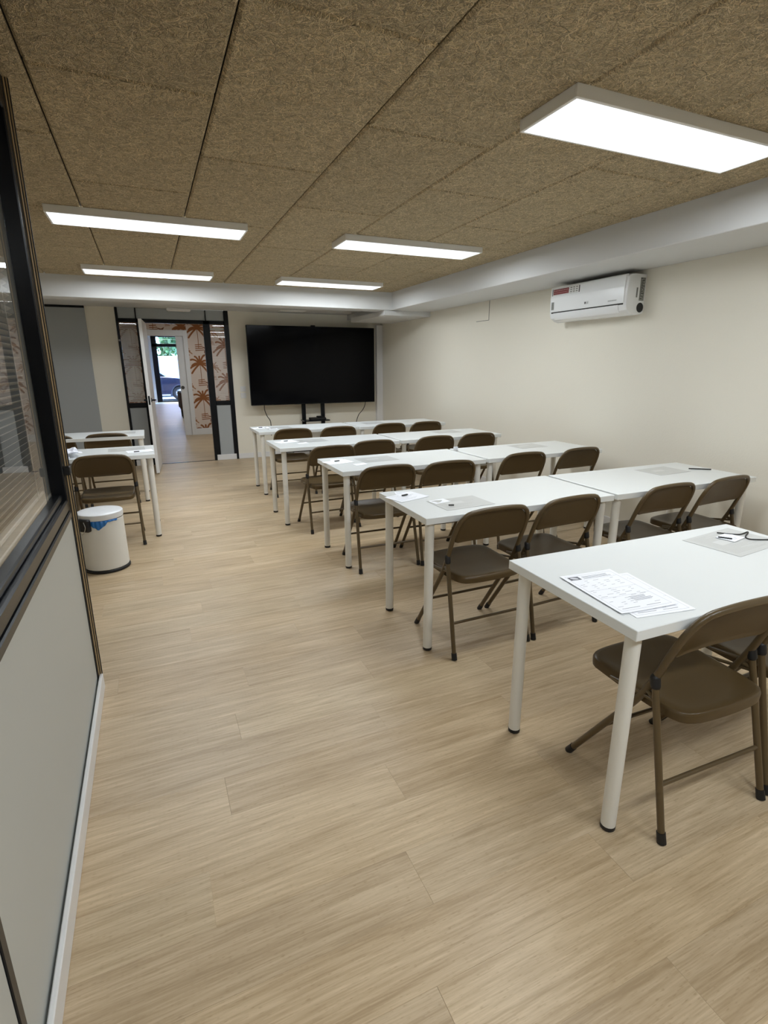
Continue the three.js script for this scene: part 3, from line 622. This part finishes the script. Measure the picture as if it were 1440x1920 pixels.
// ---------------------------------------------------------------- papers, sleeves, cards on the tables
const TY = 0.7402;
const printed = (seedN, kind) => canvasTexture(kind === 'form' ? 512 : 256, kind === 'form' ? 724 : 362, (c, w, h) => {
  let s = seedN; const r = () => { s = (s * 1664525 + 1013904223) >>> 0; return s / 4294967296; };
  if (kind === 'form') {
    c.fillStyle = '#fafbff'; c.fillRect(0, 0, w, h);
    c.fillStyle = '#6a6b70'; c.fillRect(40, 46, 104, 62); c.fillStyle = '#e7e8ec'; c.beginPath(); c.ellipse(92, 72, 34, 12, 0.3, 0, 7); c.fill(); c.fillRect(60, 92, 60, 5);
    c.strokeStyle = '#bcbec6'; c.lineWidth = 3; c.strokeRect(30, 32, w - 60, h - 64); c.beginPath(); c.moveTo(150, 120); c.lineTo(w - 34, 120); c.moveTo(30, 330); c.lineTo(w - 30, 330); c.moveTo(30, 470); c.lineTo(w - 30, 470); c.stroke();
    c.fillStyle = '#a2a4ac';
    for (let i = 0; i < 17; i++) { const y = 145 + i * 30; if (y > 630) break; for (let k = 0; k < 5; k++) if (r() > 0.42) c.fillRect(52 + k * 84, y, 20 + r() * 46, 5); }
    c.fillStyle = '#6f717a'; for (const y of [60, 78, 96]) c.fillRect(170, y, 220 + r() * 60, 6);
    for (let i = 0; i < 6; i++) c.fillRect(260, 500 + i * 14, 130 + r() * 50, 5);
    c.fillRect(60, 660, 160, 5); c.fillRect(280, 660, 130, 5);
  } else if (kind === 'sleeve') {
    c.fillStyle = '#d3d4d2'; c.fillRect(0, 0, w, h); c.fillStyle = '#c2c2bf'; for (let i = 0; i < 30; i++) c.fillRect(20, 26 + i * 10, 60 + r() * 150, 3); c.fillStyle = '#dddedc'; c.fillRect(60, 120, 90, 70);
  } else {
    c.fillStyle = '#f6f8fd'; c.fillRect(0, 0, w, h); c.fillStyle = '#a9abb2'; for (let i = 0; i < 7; i++) c.fillRect(20, 40 + i * 40, 60 + r() * 130, 7);
  }
}, true, false);
const formMat = std(0xffffff, 0.8, { map: printed(5, 'form') }), sleeveMat = std(0xffffff, 0.22, { map: printed(9, 'sleeve') }), cardMat = std(0xffffff, 0.6, { map: printed(3, 'card') });
// thin sheet with its print upwards, slightly curled
function sheet(w, d, curl = 0.002, n = 8) {
  const g = new THREE.BoxGeometry(w, 0.0006, d, n, 1, n), p = g.attributes.position;
  for (let i = 0; i < p.count; i++) { const x = p.getX(i) / w * 2, z = p.getZ(i) / d * 2; p.setY(i, p.getY(i) + 0.0004 + curl * (x ** 4 * 0.6 + z ** 4 * 0.5 + 0.3 * x * z * z + 0.1)); }
  g.computeVertexNormals(); return g;
}
single('printed_form', 'printed form with a grey picture block, topmost at the nearest table corner', 'paper', sheet(0.212, 0.298, 0.0022), formMat, [1.322, TY + 0.0022, -1.137], -0.10);
single('printed_form', 'printed sheet peeking out from under the form at the nearest table corner', 'paper', sheet(0.212, 0.298, 0.0012), std(0xffffff, 0.8, { map: printed(21, 'form') }), [1.352, TY, -1.098], -0.15);
single('document_sleeve', 'grey clear sleeve under the name cards on the nearest table', 'sleeve', sheet(0.34, 0.23, 0.0008), sleeveMat, [2.16, TY, -1.30], 0.1);
single('name_card', 'white name card lying on the sleeve of the nearest table', 'card', sheet(0.10, 0.075, 0.0008), cardMat, [2.19, TY + 0.0025, -1.335], 0.2);
single('lanyard', 'black lanyard cord trailing over the nearest table', 'cord', tube([[2.20, TY + 0.004, -1.40], [2.26, TY + 0.004, -1.345], [2.33, TY + 0.005, -1.35], [2.245, TY + 0.004, -1.305], [2.24, TY + 0.004, -1.285], [2.36, TY + 0.004, -1.225], [2.374, TY + 0.004, -1.22]], 0.0026, 60, 8), M.rubber);
single('pen', 'short black clip lying on the name card', 'clip', rod([2.142, TY + 0.006, -1.355], [2.172, TY + 0.006, -1.315], 0.003, 8), M.rubber);
{
  const put = (i, u, v, name, label, cat, g, m, turn = 0, y = 0) => { const p = along(i, u, v, TY + y); return single(name, label, cat, g, m, p, turn + rows[i][2]); };
  const sl = sheet(0.30, 0.21, 0.0008), card = sheet(0.10, 0.07, 0.0015), half = sheet(0.21, 0.148, 0.0018), clip = slab(-0.022, 0.022, 0, 0.006, -0.006, 0.006, 0.002);
  for (const [i, k, u, v] of [[1, 0, 0.31, 0.40], [1, 1, 2.05, 0.20], [2, 0, 0.42, 0.22], [2, 1, 1.95, 0.17], [3, 0, 0.40, 0.22], [3, 1, 1.98, 0.17], [4, 0, 0.30, 0.25], [4, 1, 1.55, 0.25]])
    put(i, u, v, 'document_sleeve', `grey clear document sleeve at the ${k ? 'wall' : 'aisle'} end of the ${rowName[i]} table row`, 'sleeve', sl, sleeveMat, 0.05);
  for (const [i, u, v, t] of [[1, 0.10, 0.17, 0.3], [2, 0.10, 0.22, 0.2], [3, 0.16, 0.2, 0.3], [4, 0.10, 0.2, 0.1]]) {
    put(i, u, v, 'name_card', `white card lying by the aisle corner of the ${rowName[i]} table row`, 'card', half, cardMat, t);
    put(i, u + 0.02, v - 0.09, 'name_card', `small white card behind the larger one on the ${rowName[i]} table row`, 'card', card, cardMat, -t);
    put(i, u - 0.0, v - 0.03, 'badge_clip', `dark badge clip on the card by the aisle corner, ${rowName[i]} table row`, 'clip', clip, M.dark, t, 0.003);
    put(i, u + 0.12, v + 0.16, 'name_card', `small white card in front of the larger one on the ${rowName[i]} table row`, 'card', card, cardMat, t * 0.5);
  }
  put(1, 0.23, 0.44, 'badge_clip', 'dark badge clip at the sleeve edge on the second table row', 'clip', slab(-0.015, 0.015, 0, 0.006, -0.005, 0.005, 0.002), M.rubber, -0.4, 0.003);
  put(1, 2.33, 0.27, 'pen', 'grey pen at the wall end of the second table row', 'pen', rod([-0.07, 0.004, -0.01], [0.07, 0.004, 0.01], 0.004, 8), M.dark, -0.5);
  put(2, 1.22, 0.10, 'folded_card', 'small upright folded white card on the third table row', 'card', [slab(-0.02, 0.02, 0, 0.035, -0.001, 0.001, 0.0004).rotateX(0.4).translate(0, 0, 0.007), slab(-0.02, 0.02, 0, 0.035, -0.001, 0.001, 0.0004).rotateX(-0.4).translate(0, 0, 0.02)], M.paper);
  // partition-side tables
  const crumple = (w, d, amp, s) => { const g = new THREE.PlaneGeometry(w, d, 14, 14).rotateX(-Math.PI / 2), f = lattice(7, 7, s), q = lattice(15, 15, s + 3), p = g.attributes.position; for (let i = 0; i < p.count; i++) { const u = p.getX(i) / w + 0.5, v = p.getZ(i) / d + 0.5; p.setY(i, 0.002 + amp * (0.7 * f(u * 0.9, v * 0.9) + 0.3 * q(u * 0.9, v * 0.9))); } return toCreasedNormals(g.toNonIndexed(), 0.35); };
  const pm = std(lin(0.84, 0.85, 0.92), 0.8, { side: THREE.DoubleSide });
  single('crumpled_paper', 'crumpled white paper lying beside the partition edge', 'paper', crumple(0.28, 0.32, 0.075, 41), pm, [-0.735, TY, -5.01], 0.3);
  single('leaflet', 'folded white leaflet under the crumpled paper beside the partition edge', 'leaflet', slab(-0.13, 0.13, 0, 0.012, -0.09, 0.09, 0.003), pm, [-0.79, TY, -4.945], 0.15);
  single('document_sleeve', 'grey clear document sleeve on the crumpled-paper table', 'sleeve', sl, sleeveMat, [-0.24, TY, -5.22], 0.05);
  single('name_card', 'white card at the aisle end of the crumpled-paper table', 'card', half, cardMat, [-0.13, TY, -5.05], 0.15);
  single('badge_clip', 'dark badge clip on the card of the crumpled-paper table', 'clip', clip, M.dark, [-0.155, TY + 0.003, -5.01], 0.1);
  single('document_sleeve', 'grey clear document sleeve on the table nearer the open door', 'sleeve', sl, sleeveMat, [-0.34, TY, -6.6], 0.0);
}

// ---------------------------------------------------------------- hall chair, street, car, trees
{
  const c = thing('lounge_chair', 'dark brown upholstered chair in the bright hall beyond the lobby', 'armchair', [1.12, 0, -17.0]);
  const leather = std(lin(0.035, 0.018, 0.014), 0.4);
  mesh('seat', new RoundedBoxGeometry(0.6, 0.24, 0.62, 3, 0.05).translate(0, 0.33, 0), leather, c);
  mesh('backrest', new RoundedBoxGeometry(0.14, 0.62, 0.62, 3, 0.05).translate(0.30, 0.55, 0), leather, c);
  for (const s of [-1, 1]) mesh('armrest', new RoundedBoxGeometry(0.62, 0.5, 0.12, 3, 0.045).translate(-0.02, 0.52, s * 0.33), leather, c);
  for (const x of [-0.26, 0.26]) for (const z of [-0.3, 0.3]) mesh('leg', rod([x, 0, z], [x, 0.22, z], 0.016, 10, 0.024), M.dark, c);

  mesh('ground_street', slab(-40, 40, -0.3, -0.03, -75, -25.2, 0.001), std(lin(0.30, 0.29, 0.28), 0.9)).userData.kind = 'structure';
  // car: side seen, front to the right
  const car = thing('car', 'dark blue car parked on the street outside the glass door', 'car', [0.82, -0.03, -27.4]);
  const paint = new THREE.MeshPhysicalMaterial({ color: lin(0.012, 0.018, 0.045), roughness: 0.3, clearcoat: 1, clearcoatRoughness: 0.05 });
  const prof = new THREE.Shape(); prof.moveTo(-3.3, 0.32); prof.lineTo(-3.35, 0.72); prof.quadraticCurveTo(-3.2, 0.98, -2.9, 1.02); prof.lineTo(-0.2, 1.03); prof.quadraticCurveTo(0.75, 0.98, 1.15, 0.82); prof.quadraticCurveTo(1.3, 0.7, 1.28, 0.42); prof.lineTo(1.2, 0.26); prof.lineTo(0.90, 0.26);
  prof.absarc(0.52, 0.34, 0.38, -0.2, Math.PI + 0.2, false); prof.lineTo(-1.9, 0.26); prof.absarc(-2.3, 0.34, 0.38, -0.2, Math.PI + 0.2, false); prof.lineTo(-3.3, 0.32);
  const ext = (s, d) => toCreasedNormals(new THREE.ExtrudeGeometry(s, { depth: d, bevelEnabled: true, bevelThickness: 0.07, bevelSize: 0.05, bevelSegments: 4, curveSegments: 16 }), 0.5);
  mesh('car_body', ext(prof, 1.6).translate(0, 0, -0.8), paint, car);
  const cab = new THREE.Shape(); cab.moveTo(-2.9, 1.02); cab.lineTo(-2.55, 1.5); cab.quadraticCurveTo(-2.4, 1.58, -2.1, 1.6); cab.lineTo(-1.0, 1.58); cab.quadraticCurveTo(-0.7, 1.55, -0.5, 1.38); cab.lineTo(0.05, 1.02);
  mesh('cabin_glass', ext(cab, 1.36).translate(0, 0, -0.68), std(lin(0.02, 0.025, 0.03), 0.05), car);
  mesh('sill_trim', slab(-1.85, 0.1, 0.235, 0.29, 0.82, 0.885, 0.01), std(lin(0.7, 0.72, 0.74), 0.3), car);
  mesh('side_mirror', new RoundedBoxGeometry(0.22, 0.15, 0.14, 3, 0.05).translate(-0.42, 1.10, 0.98), paint, car);
  for (const x of [0.52, -2.3]) for (const s of [1, -1]) {
    const w = mesh('wheel', new THREE.TorusGeometry(0.245, 0.085, 14, 36).translate(x, 0.33, s * 0.80), M.rubber, car);
    const r = [new THREE.CylinderGeometry(0.05, 0.05, 0.04, 16).rotateX(Math.PI / 2).translate(x, 0.33, s * 0.86), new THREE.TorusGeometry(0.20, 0.025, 8, 30).translate(x, 0.33, s * 0.84)];
    for (let k = 0; k < 5; k++) { const a = k * 1.2566 + 0.3; r.push(rod([x, 0.33, s * 0.85], [x + 0.2 * Math.cos(a), 0.33 + 0.2 * Math.sin(a), s * 0.85], 0.03, 8, 0.02)); }
    mesh('rim', r, std(lin(0.75, 0.76, 0.78), 0.3, { metalness: 0.4 }), w);
  }
  const van = thing('van', 'white van parked on the street behind the dark blue car', 'van', [1.8, -0.03, -31.2]);
  const vs = new THREE.Shape(); vs.moveTo(-2.6, 0.35); vs.lineTo(-2.6, 1.75); vs.quadraticCurveTo(-2.55, 1.98, -2.3, 2.0); vs.lineTo(1.2, 2.0); vs.quadraticCurveTo(1.5, 1.95, 1.8, 1.3); vs.lineTo(2.5, 1.05); vs.lineTo(2.6, 0.4);
  mesh('van_body', ext(vs, 1.7).translate(0, 0, -0.85), std(lin(0.82, 0.83, 0.84), 0.3), van);
  for (const x of [-1.7, 1.7]) for (const s of [1, -1]) mesh('wheel', new THREE.TorusGeometry(0.24, 0.09, 12, 30).translate(x, 0.33, s * 0.82), M.rubber, van);

  const leafG = new THREE.CircleGeometry(0.16, 5), leafM = new THREE.MeshPhysicalMaterial({ color: lin(0.16, 0.30, 0.12), roughness: 0.8, side: THREE.DoubleSide, transmission: 0.35, thickness: 0 });
  const mtx = new THREE.Matrix4(), q = new THREE.Quaternion(), e = new THREE.Euler(), col = new THREE.Color();
  const treeSpots = [[-1.6, -41, 5.2, 'broad green street tree behind the cars, on the left of the door view'], [2.3, -40, 4.6, 'rounded green street tree right behind the white van'], [6.0, -42, 5.6, 'taller green street tree farther along, behind the others']];
  for (const [x, z, h, label] of treeSpots) {
    const t = thing('street_tree', label, 'tree', [x, -0.03, z]);
    mesh('trunk', [rod([0, 0, 0], [0.05, h * 0.5, 0], 0.14, 12, 0.09), rod([0.05, h * 0.45, 0], [0.6, h * 0.75, 0.2], 0.07, 8, 0.03), rod([0.05, h * 0.45, 0], [-0.5, h * 0.8, -0.2], 0.07, 8, 0.03)], std(lin(0.12, 0.09, 0.06), 0.9), t);
    const n = 2600, im = new THREE.InstancedMesh(leafG, leafM, n); im.name = 'foliage'; im.userData.kind = 'stuff'; im.castShadow = im.receiveShadow = true;
    const clumps = []; for (let k = 0; k < 16; k++) clumps.push([rnd(-1.7, 1.7), h * rnd(0.34, 1), rnd(-1.2, 1.2), rnd(0.5, 0.95)]);
    for (let i = 0; i < n; i++) {
      const [cx, cy, cz, r] = clumps[i % 16], a = rnd(0, 6.283), b = Math.acos(rnd(-1, 1)), rr = r * Math.cbrt(rnd(0.15, 1));
      e.set(rnd(0, 6), rnd(0, 6), rnd(0, 6)); q.setFromEuler(e);
      mtx.compose(V(cx + rr * Math.sin(b) * Math.cos(a), cy + rr * Math.cos(b) * 0.8, cz + rr * Math.sin(b) * Math.sin(a)), q, V(1, 1, 1).multiplyScalar(rnd(0.6, 1.2)));
      im.setMatrixAt(i, mtx); const k = rnd(0.6, 1.35); im.setColorAt(i, col.setRGB(k, k * rnd(0.9, 1.05), k * 0.9));
    }
    t.add(im);
  }
}

renderer.render(scene, camera);
